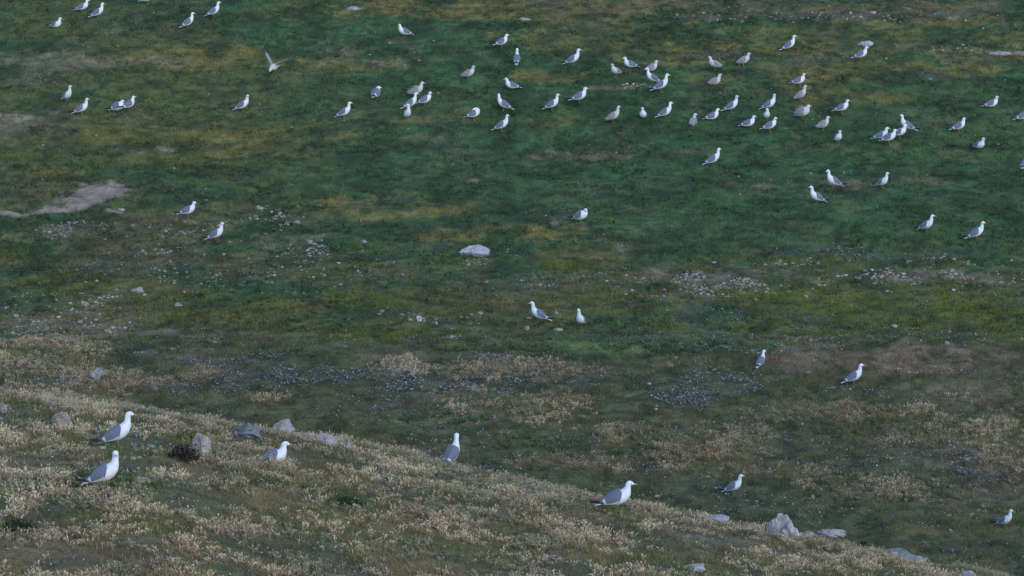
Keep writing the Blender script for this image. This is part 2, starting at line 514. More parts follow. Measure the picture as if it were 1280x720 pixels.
def tufts(x, y, k, h, spread, base, heads=True):
    """plants of k leaning stems that open outwards from one root"""
    n = len(x)
    X_ = np.repeat(x, k); Y_ = np.repeat(y, k)
    m = n * k
    a = RNG.random(m) * 2 * np.pi
    r = RNG.random(m)
    hh = np.repeat(h, k) * (0.55 + .6 * RNG.random(m)) * (1.05 - .35 * r)
    bx, by = X_ + np.cos(a) * r * .03, Y_ + np.sin(a) * r * .03
    z = height(X_, Y_) - .006
    P = np.stack([bx, by, z], 1)
    T = P + np.stack([np.cos(a) * r * spread * hh, np.sin(a) * r * spread * hh, hh], 1)
    b_ = RNG.random(m) * 6.28
    S = np.stack([np.cos(b_), np.sin(b_), np.zeros(m)], 1)
    w = (.004 + .006 * RNG.random(m))[:, None]
    col = np.repeat(base, k, 0)
    V = np.stack([P - S * w, P + S * w, T], 1).reshape(-1, 3)
    C = np.repeat(jit(col * .72, .6, 1.3), 3, 0)
    D = (T - P) / np.linalg.norm(T - P, axis=1)[:, None]
    # the head nods outwards
    O = np.stack([np.cos(a), np.sin(a), -.15 + 0 * a], 1)
    D = D * .6 + O * .55 * r[:, None]
    hl = (.022 + .034 * RNG.random(m))[:, None]
    hw = (.005 + .007 * RNG.random(m))[:, None]
    V2 = np.stack([T - D * hl * .4, T + D * hl * .2 - S * hw, T + D * hl * .9, T + D * hl * .2 + S * hw], 1).reshape(-1, 3)
    C2 = np.repeat(jit(col * 1.05, .65, 1.4), 4, 0)
    return np.concatenate([V, V2]), np.concatenate([C, C2]), np.arange(m * 3).reshape(-1, 3), np.arange(m * 4).reshape(-1, 4) + m * 3


for (n, y0, y1, k) in [(44000, 34, 54, 13), (56000, 54, 72.5, 10)]:
    x, y = scatter(n, y0, y1)
    c, dry, lav, bare, fr = cover(x, y)
    clump = fbm(x, y, 0.45, 3, 170)
    keep = RNG.random(n) < np.clip(dry * 1.25 - .06, 0, 1) * np.clip((clump - 0.34) * 6, 0.05, 1)
    x, y, clump, dry, c = x[keep], y[keep], clump[keep], dry[keep], c[keep]
    h = (0.045 + 0.08 * RNG.random(len(x))) * (0.5 + 0.9 * clump) * (0.6 + .5 * dry)
    tone = fbm(x, y, 1.0, 3, 180)[:, None]
    base = np.array((.54, .405, .255)) * (0.38 + 1.15 * tone)
    gr = sstep(.5, .66, fbm(x, y, 0.8, 2, 185))[:, None] * .6
    base = base * (1 - gr) + np.array((.20, .22, .12)) * gr
    dryg.add(*tufts(x, y, k, h, .9, base))

for (n, y0, y1) in [(60000, 34, 54), (300000, 54, 74), (260000, 74, 111)]:
    x, y = scatter(n, y0, y1)
    c, dry, lav, bare, fr = cover(x, y)
    clump = fbm(x, y, 0.4, 2, 190)
    p = np.clip(lav - 0.08, 0.0, 1) ** 1.9 * np.clip((clump - .40) * 6, 0.03, 1) * (0.8 if y0 < 70 else 0.45)
    keep = RNG.random(n) < p
    x, y = x[keep], y[keep]
    m = len(x)
    h = 0.035 + 0.05 * RNG.random(m)
    pal = np.array([(.34, .34, .37), (.22, .22, .30), (.44, .43, .43), (.24, .20, .28), (.42, .39, .32)])
    hc = pal[RNG.choice(5, m, p=[.34, .26, .2, .08, .12])]
    z = height(x, y)
    r = (0.009 + 0.013 * RNG.random(m)) * (0.8, 1.0, 1.25)[(y0 > 50) + (y0 > 70)]
    a = RNG.random(m) * 6.28
    tx, ty = (RNG.random(m) - .5) * .9, (RNG.random(m) - .5) * .9 - .3
    P = np.stack([x, y, z + h], 1)
    # a flower: four corner petal disc tilted to a random side, on a thin stem
    A = np.stack([np.cos(a), np.sin(a), tx], 1) * r[:, None]
    B = np.stack([-np.sin(a), np.cos(a), -ty], 1) * r[:, None]
    V = np.stack([P + A, P + B, P - A, P - B], 1).reshape(-1, 3)
    stem = np.stack([np.stack([x - .002, y, z], 1), np.stack([x + .002, y, z], 1), P], 1).reshape(-1, 3)
    C = np.concatenate([np.repeat(jit(hc, .7, 1.25), 4, 0), np.repeat(jit(np.tile(DARK * 1.5, (m, 1)), .8, 1.2), 3, 0)])
    flow.add(np.concatenate([V, stem]), C, np.arange(m * 3).reshape(-1, 3) + m * 4, np.arange(m * 4).reshape(-1, 4))

# tussocks of coarser grass across the far field
n = 42000
x, y = scatter(n, 73, 111)
c, dry, lav, bare, fr = cover(x, y)
left = sstep(4, -8, x) * sstep(92, 80, y)
keep = RNG.random(n) < np.clip((fbm(x, y, .9, 4, 330) - .43 + .09 * left) * 5, .04, 1) * (1 - bare)
x, y, c = x[keep], y[keep], c[keep]
tone = np.where(RNG.random((len(x), 1)) < .62, .62, 1.45)
green.add(*tufts(x, y, 6, .035 + .055 * RNG.random(len(x)), 1.3, c * tone))

# longer fresh grass that frays the crest line and fills hollows
for (u, v, ru, rv, n) in [(740, 436, 115, 7, 900), (860, 434, 90, 5, 350), (600, 436, 60, 4, 160), (350, 446, 50, 5, 160), (75, 440, 60, 5, 160), (560, 524, 60, 7, 220), (700, 555, 90, 12, 260), (830, 560, 90, 14, 300), (950, 430, 60, 4, 120), (1110, 428, 60, 3, 60),
                          (1120, 535, 110, 14, 260), (140, 603, 60, 10, 120), (1090, 612, 100, 14, 220), (20, 470, 70, 6, 120), (430, 628, 60, 12, 80)]:
    cx, cy, rx, ry = prep((u, v, ru, rv), False)
    q, a = np.sqrt(RNG.random(n)), RNG.random(n) * 6.28
    x, y = cx + rx * q * np.cos(a), cy + ry * 1.3 * q * np.sin(a)
    ok = fbm(x, y, .6, 3, 310) > .46
    x, y = x[ok], y[ok]
    base = np.array((.125, .165, .075)) * (0.6 + .8 * RNG.random((len(x), 1)))
    green.add(*tufts(x, y, 9, .05 + .07 * RNG.random(len(x)), .8, base))

green.build("grass", "short green and ochre grass covering the slope among the gulls", "grass")
dryg.build("dry_grass", "tan dry grass with pale seed heads over the near knoll and mid slope", "dry grass")
flow.build("wildflowers", "tiny pale lavender and grey flowers sprinkled in drifts over the turf", "wildflowers")


# ------------------------------------------------------------------ stones
def rock_mesh(seed, sx, sy, sz, cuts=11, rough=0.22, sub=4, sink=0.25, ridges=0):
    r = random.Random(seed)
    bm = bmesh.new()
    bmesh.ops.create_icosphere(bm, subdivisions=sub, radius=1)
    pl = []
    for _ in range(cuts):
        n = Vector((r.uniform(-1, 1), r.uniform(-1, 1), r.uniform(-.3, 1))).normalized()
        pl.append((n, r.uniform(.45, .85)))
    V = np.array([v.co for v in bm.verts])
    f = fbm(V[:, 0] * 2 + seed + V[:, 2], V[:, 1] * 2 + V[:, 2] * 2.3, .55, 4, seed % 17)
    for i, v in enumerate(bm.verts):
        p = v.co.copy()
        for n, d in pl:
            e = p.dot(n) - d
            if e > 0: p -= n * e
        p *= 1 + rough * 2 * (f[i] - .5)
        if ridges:
            p *= 1 - 0.13 * max(0, math.sin(p.x * ridges)) ** 2 * (1 if p.x < .2 else .3)
        v.co = Vector((p.x * sx, p.y * sy, (p.z + 1 - sink * 2) * sz))
    me = bpy.data.meshes.new("rock")
    bm.to_mesh(me)
    bm.free()
    return me


PALE, BLUE, TAN, WARM = (.34, .31, .275, 1), (.165, .185, .185, 1), (.26, .22, .17, 1), (.32, .26, .225, 1)


def stone(u, v, wpx, hpx, color, label, seed, name="rock", cat="rock", group=None, **kw):
    x, y, z, t = ground_at(u, v)
    s = t / F
    w, h = wpx * s / 2, hpx * s
    me = rock_mesh(seed, w * 1.08, w * kw.pop('deep', .75), h / 1.45, **kw)
    o = link(name, me, M_rock)
    o.location = (x, y + w * .4, z - 0.01)
    o.rotation_euler = (0, 0, random.uniform(-.25, .25))
    o.color = color
    return tag(o, label, cat, group)


ROCKS = [
    (124, 473, 27, 12, PALE, "pale pointed rock alone on green turf above the two large gulls", 3, dict(cuts=14)),
    (74, 531, 28, 20, WARM, "pinkish tan rock half buried in dry grass beside the largest gull", 12, dict(cuts=12)),
    (2, 516, 22, 13, WARM, "pale pink rock cut by the left edge of the view", 8, {}),
    (593, 321, 37, 14, (.42, .39, .43, 1), "large pale ribbed boulder lying in the green field", 21, dict(cuts=5, ridges=26, rough=.08)),
    (252, 567, 26, 27, PALE, "upright cream rock beside the dark hollow and yellow green shrub", 95, dict(cuts=7, rough=.34)),
    (307, 546, 46, 19, BLUE, "flat blue grey boulder on the knoll behind the sitting gull", 6, dict(cuts=12)),
    (354, 540, 34, 15, (.34, .32, .295, 1), "rounded grey boulder on the knoll crest above the sitting gull", 31, {}),
    (408, 556, 36, 13, (.33, .31, .30, 1), "low brown grey boulder on the crest, second from the end of the row", 15, {}),
    (434, 561, 18, 8, (.33, .31, .285, 1), "small grey rock at the lower end of the crest boulders", 16, {}),
    (378, 548, 18, 9, (.34, .30, .27, 1), "small brown rock between two crest boulders", 18, {}),
    (276, 574, 17, 12, WARM, "small tan rock between the upright cream rock and sitting gull", 19, {}),
    (1040, 671, 33, 10, (.38, .34, .32, 1), "smooth slanting pinkish slab on the knoll beside the jagged white outcrop", 24, dict(cuts=6)),
    (1012, 671, 20, 8, PALE, "small pale rock at the foot of the jagged white outcrop", 25, {}),
    (1118, 700, 44, 17, BLUE, "broad blue grey slab low on the knoll crest", 26, dict(cuts=14)),
    (1146, 706, 36, 14, (.27, .30, .31, 1), "darker blue grey slab touching the broad one on its lower side", 27, {}),
    (1210, 722, 28, 9, (.45, .45, .50, 1), "pale slab cut by the bottom edge of the view", 28, {}),
    (1184, 432, 10, 5, PALE, "small pale rock on the brown mound crest", 29, {}),
    (177, 604, 22, 9, WARM, "rounded tan rock in dry grass beside the gull facing us", 34, {}),
    (106, 383, 12, 7, PALE, "cream stone on the left turf above the pale pointed rock", 35, {}),
    (172, 366, 17, 7, PALE, "angular white stone on mossy turf above the two cream stones", 36, {}),
    (222, 383, 12, 6, PALE, "cream stone of the mossy turf, nearer the two upper gulls", 37, {}),
    (478, 390, 8, 4, PALE, "small white stone beside a yellow green moss clump", 38, {}),
    (524, 402, 10, 7, (.52, .48, .5, 1), "tilted white stone in the grass below the ribbed boulder", 39, {}),
    (564, 423, 9, 4, PALE, "small white stone just above the flowery crest", 40, {}),
    (601, 394, 8, 4, PALE, "small cream stone in line between moss and the gull pair", 41, {}),
    (654, 26, 18, 5, PALE, "flat white slab near the top of the view", 42, dict(cuts=5)),
    (1091, 17, 9, 4, PALE, "small white stone in drab turf at the top of the field", 43, {}),
    (1081, 58, 20, 8, (.45, .43, .46, 1), "pale lumpy rock directly above a standing gull", 44, {}),
    (696, 414, 15, 4, PALE, "thin flat white slab at the feet of the gull pair", 45, dict(cuts=4)),
    (659, 413, 7, 6, WARM, "small pinkish stone below the left facing gull of the pair", 46, {}),
    (661, 399, 6, 3, PALE, "tiny white stone beside the left facing gull of the pair", 47, {}),
    (695, 392, 6, 4, WARM, "tiny tan stone between the two gulls of the pair", 48, {}),
    (442, 13, 22, 5, (.33, .33, .34, 1), "flat grey slab in the grass at the very top of the field", 49, {}),
    (371, 279, 10, 4, PALE, "flat cream stone in the ochre grass beyond the seated rubble", 50, {}),
    (350, 270, 6, 7, PALE, "upright pale stone at the end of the grey rubble patch", 51, {}),
    (325, 263, 14, 5, PALE, "pale flat stone at the head of the grey rubble patch", 52, {}),
    (455, 305, 9, 4, PALE, "white stone lying in green turf under the ochre patch", 53, {}),
    (387, 305, 9, 7, WARM, "cream stone among gravel under the grey rubble patch", 54, {}),
    (218, 239, 0, 0, None, None, 0, {}),
    (1189, 350, 9, 7, WARM, "rounded cream stone at the end of the bare gravel patch", 56, {}),
    (1036, 386, 0, 0, None, None, 0, {}),
    (1118, 409, 13, 4, PALE, "thin white slab on the yellow green turf above the brown mound", 57, {}),
    (40, 425, 14, 6, WARM, "flat cream stone at the near side of the left rubble", 58, {}),
    (20, 397, 11, 5, PALE, "pale stone at the far end of the left rubble", 59, {}),
    (1250, 70, 30, 5, (.36, .31, .27, 1), "long low tan rock on bare soil near the right edge", 60, dict(cuts=4)),
    (152, 264, 13, 4, PALE, "small white stone on the near rim of the bare sandy patch", 61, {}),
    (797, 660, 10, 6, PALE, "pale stone in dark turf just below the gull with orange bill", 62, {}),
    (866, 714, 34, 9, (.36, .34, .36, 1), "flat grey slab at the bottom edge among dry grass", 63, {}),
    (890, 652, 40, 8, (.30, .30, .33, 1), "low grey slab on the crest between gull and jagged outcrop", 64, {}),
    (692, 611, 14, 5, (.45, .43, .46, 1), "small pale stone on the crest behind the gull with orange bill", 65, {}),
    (712, 613, 10, 5, (.45, .43, .44, 1), "smaller of the two stones on the crest behind the gull with orange bill", 66, {}),
]
for (u, v, w, h, c, lab, sd, kw) in ROCKS:
    if w: stone(u, v, w, h, c, lab, sd, **kw)

# jagged outcrop: peaks fused into one stone
bmj = bmesh.new()
x, y, z, t = ground_at(978, 672)
s = t / F
for (px, pz, w, h, dy) in [(-9, 2, 16, 24, 0), (-2, 0, 18, 30, .05), (5, 0, 14, 27, .02), (8, -2, 16, 20, -.06), (14, -3, 13, 12, -.08), (-14, 0, 12, 20, .06), (2, -4, 12, 12, -.12)]:
    me = rock_mesh(int(100 + px), w * s * .62, w * s * .6, h * s / 1.5, cuts=12, rough=.25, sub=3, sink=.2)
    k = len(bmj.verts)
    bmj.from_mesh(me)
    bmj.verts.ensure_lookup_table()
    for i in range(k, len(bmj.verts)):
        vt = bmj.verts[i]
        tp = max(0, vt.co.z / (h * s))
        vt.co.x = vt.co.x * (1.1 - .22 * tp) + px * s
        vt.co.y = vt.co.y * (1.15 - .4 * tp) + dy
        vt.co.z += pz * s * .3
me = bpy.data.meshes.new("jagged_rock")
bmj.to_mesh(me)
bmj.free()
o = link("jagged_rock", me, M_rock)
o.location = (x, y + .1, z)
o.color = (.38, .355, .345, 1)
tag(o, "jagged white outcrop with steep peaks standing on the knoll crest", "rock")

# small loose stones: individuals drawn from a few shapes
shapes = [rock_mesh(200 + i, 1, .8, .55, cuts=7, sub=2) for i in range(6)]
for m_ in shapes: m_.materials.append(M_rock)
SMALL = [(54, 183, 5), (120, 170, 5), (218, 211, 6), (216, 238, 5), (53, 225, 5), (343, 203, 5), (408, 210, 4), (400, 258, 6), (451, 278, 5), (467, 245, 4), (255, 320, 5), (280, 320, 9), (258, 252, 10), (265, 255, 5),
         (170, 30, 4), (110, 59, 4), (160, 87, 5), (275, 73, 4), (180, 35, 3), (457, 43, 4), (469, 41, 4), (542, 52, 5), (487, 55, 5), (524, 77, 6), (506, 82, 5), (462, 69, 5), (602, 3, 5), (360, 7, 5), (694, 57, 5),
         (670, 50, 3), (658, 41, 4), (802, 5, 7), (911, 10, 6), (900, 117, 5), (1128, 130, 6), (1148, 134, 4), (1208, 82, 5), (1187, 24, 6), (1207, 27, 7), (1229, 37, 5), (1248, 182, 5), (1249, 182, 3), (1055, 217, 4), (1014, 218, 4),
         (1256, 101, 4), (1244, 95, 3), (670, 213, 4), (755, 278, 4), (923, 222, 5), (938, 203, 4), (948, 339, 5), (925, 244, 5), (1070, 196, 6), (840, 283, 4), (818, 353, 5), (893, 329, 8), (944, 331, 7),
         (430, 152, 4), (437, 165, 5), (463, 142, 4), (539, 157, 4), (365, 161, 5), (325, 131, 5), (510, 163, 8), (1133, 145, 5), (1034, 147, 4), (20, 383, 8), (10, 385, 6), (28, 372, 6), (146, 364, 10), (136, 370, 5), (88, 287, 7),
         (430, 405, 4), (463, 406, 5), (1014, 427, 8), (960, 480, 5), (940, 418, 5), (1040, 379, 4), (1252, 355, 7), (1268, 354, 8), (1216, 350, 5), (1148, 347, 5), (1115, 338, 6), (850, 363, 7), (830, 372, 6), (910, 372, 9), (945, 376, 8),
         (903, 387, 6), (100, 404, 8), (120, 402, 10), (47, 411, 9), (35, 415, 6), (22, 395, 8), (180, 523, 9), (183, 525, 5), (172, 442, 4), (168, 442, 5), (1075, 475, 4), (560, 345, 4), (540, 330, 4), (610, 352, 4), (637, 285, 4), (1240, 420, 4), (780, 318, 4),
         (1018, 37, 4), (1051, 68, 5), (1108, 75, 7), (985, 68, 4), (1163, 100, 6), (1257, 101, 5), (330, 100, 4), (147, 59, 5), (233, 59, 5)]
for i, (u, v, w) in enumerate(SMALL):
    x, y, z, t = ground_at(u, v)
    o = bpy.data.objects.new("small_stone", shapes[i % 6])
    COL.objects.link(o)
    r = w * t / F * random.uniform(.3, .48)
    o.location = (x, y, z + r * .12)
    o.scale = (r, r, r * random.uniform(.7, 1.1))
    o.rotation_euler = (0, 0, random.uniform(0, 6.28))
    g = random.uniform(.25, .50)
    o.color = (g, g * random.uniform(.90, .97), g * random.uniform(.82, .98), 1)
    tag(o, "small pale stone lying loose in the turf", "stone", "small pale stones scattered over the turf")

# rubble patches: gravel nobody could count
RUB = [(a_, b_, c_, d_ * 1.1, int(e_ * 2.4)) for a_, b_, c_, d_, e_ in [(340, 272, 34, 12, 160), (95, 286, 40, 8, 170), (215, 312, 30, 6, 100), (900, 350, 60, 12, 420), (1130, 345, 70, 9, 330), (60, 408, 50, 12, 200), (135, 408, 30, 7, 90), (385, 316, 30, 10, 120), (860, 365, 50, 8, 160),
       (1180, 326, 80, 5, 120), (1020, 330, 70, 5, 90), (1000, 20, 160, 8, 200), (120, 565, 60, 8, 30), (600, 330, 24, 7, 40), (300, 345, 150, 20, 300), (80, 380, 90, 14, 160), (520, 395, 90, 12, 90), (1040, 360, 120, 12, 120), (250, 290, 120, 14, 160), (1230, 350, 50, 8, 60), (740, 350, 90, 12, 90), (790, 108, 30, 3, 60), (1210, 60, 60, 6, 70), (625, 315, 14, 4, 30), (200, 555, 90, 8, 40), (840, 640, 80, 10, 60)]]
RV, RF, RC, nn = [], [], [], 0
ico = bmesh.new()
bmesh.ops.create_icosphere(ico, subdivisions=1, radius=1)
IV = np.array([v.co for v in ico.verts])
IF = np.array([[v.index for v in f.verts] for f in ico.faces])
ico.free()
for (u, v, ru, rv, n) in RUB:
    cx, cy, rx, ry = prep((u, v, ru, rv), False)
    for _ in range(n):
        a, q = random.uniform(0, 6.28), math.sqrt(random.random())
        px, py = cx + rx * q * math.cos(a), cy + ry * q * math.sin(a)
        px += random.gauss(0, rx * .25); py += random.gauss(0, ry * .25)
        if float(fbm(px, py, .5, 3, 5)) < .50: continue
        r = .010 + .050 * random.random() ** 2.2
        pz = float(height(px, py))
        V = IV * (1 + .5 * (RNG.random((len(IV), 1)) - .5)) * np.array([r, r * .9, r * .6]) + np.array([px, py, pz + r * .2])
        RV.append(V)
        RF.append(IF + nn)
        nn += len(V)
        g = random.choice((random.uniform(.09, .28), random.uniform(.09, .28), random.uniform(.25, .45)))
        RC.append(np.tile((g, g * random.uniform(.84, .94), g * random.uniform(.62, .78)), (len(V), 1)))
M_gravel, nt, b = mat_base("gravel_stone", 0.95)
c1, _ = noise_mul(nt, attr(nt), 30.0, 0.7, 1.2)
nt.links.new(c1, b.inputs["Base Color"])
me = mesh_np("gravel", np.concatenate(RV), [np.concatenate(RF)], np.concatenate(RC))
tag(link("gravel", me, M_gravel), "pale gravel and rubble strewn in bare patches of the field", "gravel", kind="stuff")


# ------------------------------------------------------------------ low shrubs
def shrub(u, v, wpx, hpx, color, label, n=500, leaf=.022, name="low_shrub", cat="shrub"):
    x, y, z, t = ground_at(u, v)
    s = t / F
    w, h = wpx * s / 2, hpx * s
    q = RNG.normal(size=(n, 3))
    q /= np.linalg.norm(q, axis=1)[:, None]
    q *= (0.35 + 0.65 * RNG.random((n, 1)) ** .5) * (0.75 + .5 * vnoise(q[:, 0] * 2, q[:, 1] * 2 + q[:, 2] * 2, 7))[:, None]
    P = np.stack([q[:, 0] * w, q[:, 1] * w * .8, np.abs(q[:, 2]) * h], 1)
    A = RNG.normal(size=(n, 3)) * leaf * .5
    B = RNG.normal(size=(n, 3)) * leaf * .3
    up = q * leaf * .9
    V = np.stack([P - B, P + A * .6, P + up + B, P - A * .6 + up * .5], 1).reshape(-1, 3)
    C = np.repeat(jit(np.tile(np.array(color), (n, 1)), .5, 1.5), 4, 0)
    root = bpy.data.objects.new(name, None)
    COL.objects.link(root)
    root.location = (x, y, z)
    tag(root, label, cat)
    link("foliage", mesh_np("foliage", V, [np.arange(n * 4).reshape(-1, 4)], C), M_blade, root)
    # woody stems
    SV, SF, k = [], [], 0
    for i in range(9):
        a = i * .7 + random.random()
        top = np.array([math.cos(a) * w * .6, math.sin(a) * w * .5, h * random.uniform(.5, .85)])
        for j in range(3):
            b_ = j * 2.094
            SV += [np.array([math.cos(b_) * .006, math.sin(b_) * .006, -.02]), top + np.array([math.cos(b_) * .002, math.sin(b_) * .002, 0])]
        for j in range(3):
            a0, a1 = k + 2 * j, k + 2 * ((j + 1) % 3)
            SF.append([a0, a1, a1 + 1, a0 + 1])
        k += 6
    link("stem", mesh_np("stem", np.array(SV), [np.array(SF)], np.tile((.08, .06, .04), (k, 1))), M_blade, root)
    return root


shrub(236, 552, 42, 13, (.10, .12, .02), "yellow green shrub leaning on the upright cream rock", 700)
shrub(230, 577, 40, 22, (.022, .018, .018), "dark brown dead shrub in the hollow under the cream rock", 900)
shrub(283, 568, 16, 9, (.07, .10, .03), "tiny green shrub between cream rock and small tan rock", 250)
shrub(22, 664, 46, 16, (.025, .05, .025), "dark green shrub in dry grass near the lower left corner", 800)
shrub(437, 632, 34, 12, (.035, .07, .035), "dark green low shrub in the middle of the dry knoll", 600)
shrub(1080, 688, 14, 11, (.02, .035, .025), "small black green shrub beside the blue grey slabs", 300)
shrub(932, 672, 36, 10, (.09, .13, .11), "grey green shrub beside the jagged white outcrop", 500)
shrub(610, 590, 34, 9, (.10, .14, .12), "grey green shrub on the knoll just beyond the gull seen from behind", 400)
shrub(618, 322, 26, 10, (.12, .14, .08), "pale leafy plant at the end of the ribbed boulder", 260)
shrub(640, 318, 14, 7, (.14, .13, .08), "small straw coloured plant beyond the ribbed boulder plant", 160)
shrub(215, 280, 34, 10, (.15, .15, .10), "thin grey brown plant in front of the upper gull of the left pair", 260)
shrub(335, 608, 50, 14, (.06, .10, .03), "green shrub in the grass just below the sitting gull", 600)
shrub(54, 605, 38, 10, (.04, .08, .035), "green shrub behind the gull facing us", 500)


# ------------------------------------------------------------------ gulls
def crom(P, n):
    P = np.asarray(P, float)
    m = len(P)
    out = []
    for q in np.linspace(0, m - 1, n):
        i = min(int(q), m - 2)
        t = q - i
        p0, p1, p2, p3 = P[max(i - 1, 0)], P[i], P[i + 1], P[min(i + 2, m - 1)]
        out.append(0.5 * ((2 * p1) + (p2 - p0) * t + (2 * p0 - 5 * p1 + 4 * p2 - p3) * t * t + (3 * p1 - p0 - 3 * p2 + p3) * t ** 3))
    return np.array(out)


def loft(ctrl, n, seg):
    """ctrl rows: x, y, z, half width, half height, yaw of the ring"""
    R = crom(ctrl, n)
    C = R[:, :3]
    T = np.gradient(C, axis=0)
    T /= np.linalg.norm(T, axis=1)[:, None]
    S = np.stack([-np.sin(R[:, 5]), np.cos(R[:, 5]), np.zeros(n)], 1)
    U = np.cross(T, S)
    U /= np.linalg.norm(U, axis=1)[:, None]
    S = np.cross(U, T)
    a = np.linspace(0, 2 * np.pi, seg, endpoint=False)
    V = C[:, None] + S[:, None] * (np.cos(a)[None, :, None] * np.abs(R[:, 3])[:, None, None]) + U[:, None] * (np.sin(a)[None, :, None] * np.abs(R[:, 4])[:, None, None])
    V = V.reshape(-1, 3)
    Fq = []
    for i in range(n - 1):
        for j in range(seg):
            k = (j + 1) % seg
            Fq.append([i * seg + j, i * seg + k, (i + 1) * seg + k, (i + 1) * seg + j])
    V = np.concatenate([V, C[:1], C[-1:]])
    Ft = []
    for j in range(seg):
        k = (j + 1) % seg
        Ft.append([n * seg, j, k]) if False else Ft.append([k, j, n * seg])
        Ft.append([(n - 1) * seg + j, (n - 1) * seg + k, n * seg + 1])
    return V, np.array(Fq), np.array(Ft), R, C, S, U, T


#        x     y    z     w     h   (the last rows are the neck and head)
TRUNK = [(-.285, 0, .150, .030, .005), (-.24, 0, .160, .036, .009), (-.19, 0, .172, .040, .020), (-.13, 0, .188, .058, .042), (-.05, 0, .208, .078, .068), (.03, 0, .228, .083, .080)]
POSES = {
    'alert': [(a_, b_, c_ - .04 * max(0, (.0 - a_) / .285), d_, e_) for a_, b_, c_, d_, e_ in TRUNK] + [(.095, 0, .268, .066, .064), (.128, 0, .325, .043, .044), (.138, 0, .385, .035, .036), (.143, 0, .428, .034, .036), (.162, 0, .454, .036, .035), (.192, 0, .452, .027, .024), (.215, 0, .446, .012, .012)],
    'rest': TRUNK + [(.095, 0, .258, .070, .068), (.126, 0, .305, .048, .048), (.138, 0, .348, .038, .038), (.144, 0, .380, .035, .036), (.162, 0, .400, .036, .034), (.192, 0, .397, .026, .023), (.214, 0, .390, .012, .012)],
    'hunch': [(-.25, 0, .130, .030, .005), (-.21, 0, .140, .036, .010), (-.165, 0, .152, .050, .026), (-.11, 0, .175, .078, .062), (-.04, 0, .20, .100, .090), (.03, 0, .222, .104, .098)]
             + [(.085, 0, .252, .088, .084), (.110, 0, .290, .064, .060), (.120, 0, .312, .050, .048), (.130, 0, .330, .044, .042), (.150, 0, .342, .040, .037), (.182, 0, .336, .028, .024), (.205, 0, .330, .012, .012)],
    'preen': TRUNK + [(.085, 0, .270, .076, .074), (.105, .010, .315, .062, .056), (.092, .03, .345, .050, .044), (.060, .04, .350, .042, .038), (.025, .045, .338, .038, .034), (-.005, .045, .318, .027, .024), (-.022, .045, .303, .013, .012)],
}
WHITE, GREY_, BLACK, LEG = (.67, .675, .69), (.135, .145, .195), (.015, .015, .019), (.22, .16, .08)
BROWNISH, BUFF = (.25, .23, .225), (.46, .44, .43)


def legs_geo(V, Q, C, drop, stride):
    """two legs with webbed feet, welded into the body mesh"""
    for sd in (-1, 1):
        fx = .012 + stride * sd
        path = [(.0, sd * .030, .165), (.005, sd * .032, .105), (-.002 + fx * .4, sd * .032, .07), (fx, sd * .033, .012), (fx + .004, sd * .033, .004)]
        rad = [.020, .012, .0065, .006, .007]
        P = crom([p + (r, r, 0) for p, r in zip(path, rad)], 9)
        k = len(V)
        for i, p in enumerate(P):
            for j in range(6):
                a = j * math.pi / 3
                V.append((p[0] + math.cos(a) * p[3], p[1] + math.sin(a) * p[3], p[2]))
                C.append(WHITE if i < 2 else LEG)
        for i in range(8):
            for j in range(6):
                l = (j + 1) % 6
                Q.append((k + i * 6 + j, k + i * 6 + l, k + i * 6 + 6 + l, k + i * 6 + 6 + j))
        k = len(V)
        for (a, b_, h) in [(fx - .008, 0, .012), (fx + .05, -.026, .003), (fx + .058, 0, .005), (fx + .05, .026, .003)]:
            V.append((a, sd * .033 + b_, h)); C.append(LEG)
        for (a, b_, h) in [(fx - .008, 0, -.002), (fx + .05, -.026, -.002), (fx + .058, 0, -.002), (fx + .05, .026, -.002)]:
            V.append((a, sd * .033 + b_, h)); C.append(LEG)
        for f in [(0, 1, 2, 2), (0, 2, 3, 3)]: pass
        Q.append((k, k + 1, k + 2, k + 3)); Q.append((k + 7, k + 6, k + 5, k + 4))
        for i in range(4):
            l = (i + 1) % 4
            Q.append((k + i, k + 4 + i, k + 4 + l, k + l))


def turn_head(ctrl, yaw):
    """twist neck and head about the neck's upright"""
    out = []
    px, py = ctrl[8][0], ctrl[8][1]
    ramp = {7: .15, 8: .4, 9: .7, 10: 1, 11: 1, 12: 1}
    for i, c in enumerate(ctrl):
        a = yaw * ramp.get(i, 0)
        dx, dy = c[0] - px, c[1] - py
        if i >= 9:
            x = px + dx * math.cos(a) - dy * math.sin(a)
            y = py + dx * math.sin(a) + dy * math.cos(a)
        else:
            x, y = c[0], c[1]
        out.append((x, y, c[2], c[3], c[4], a))
    return out


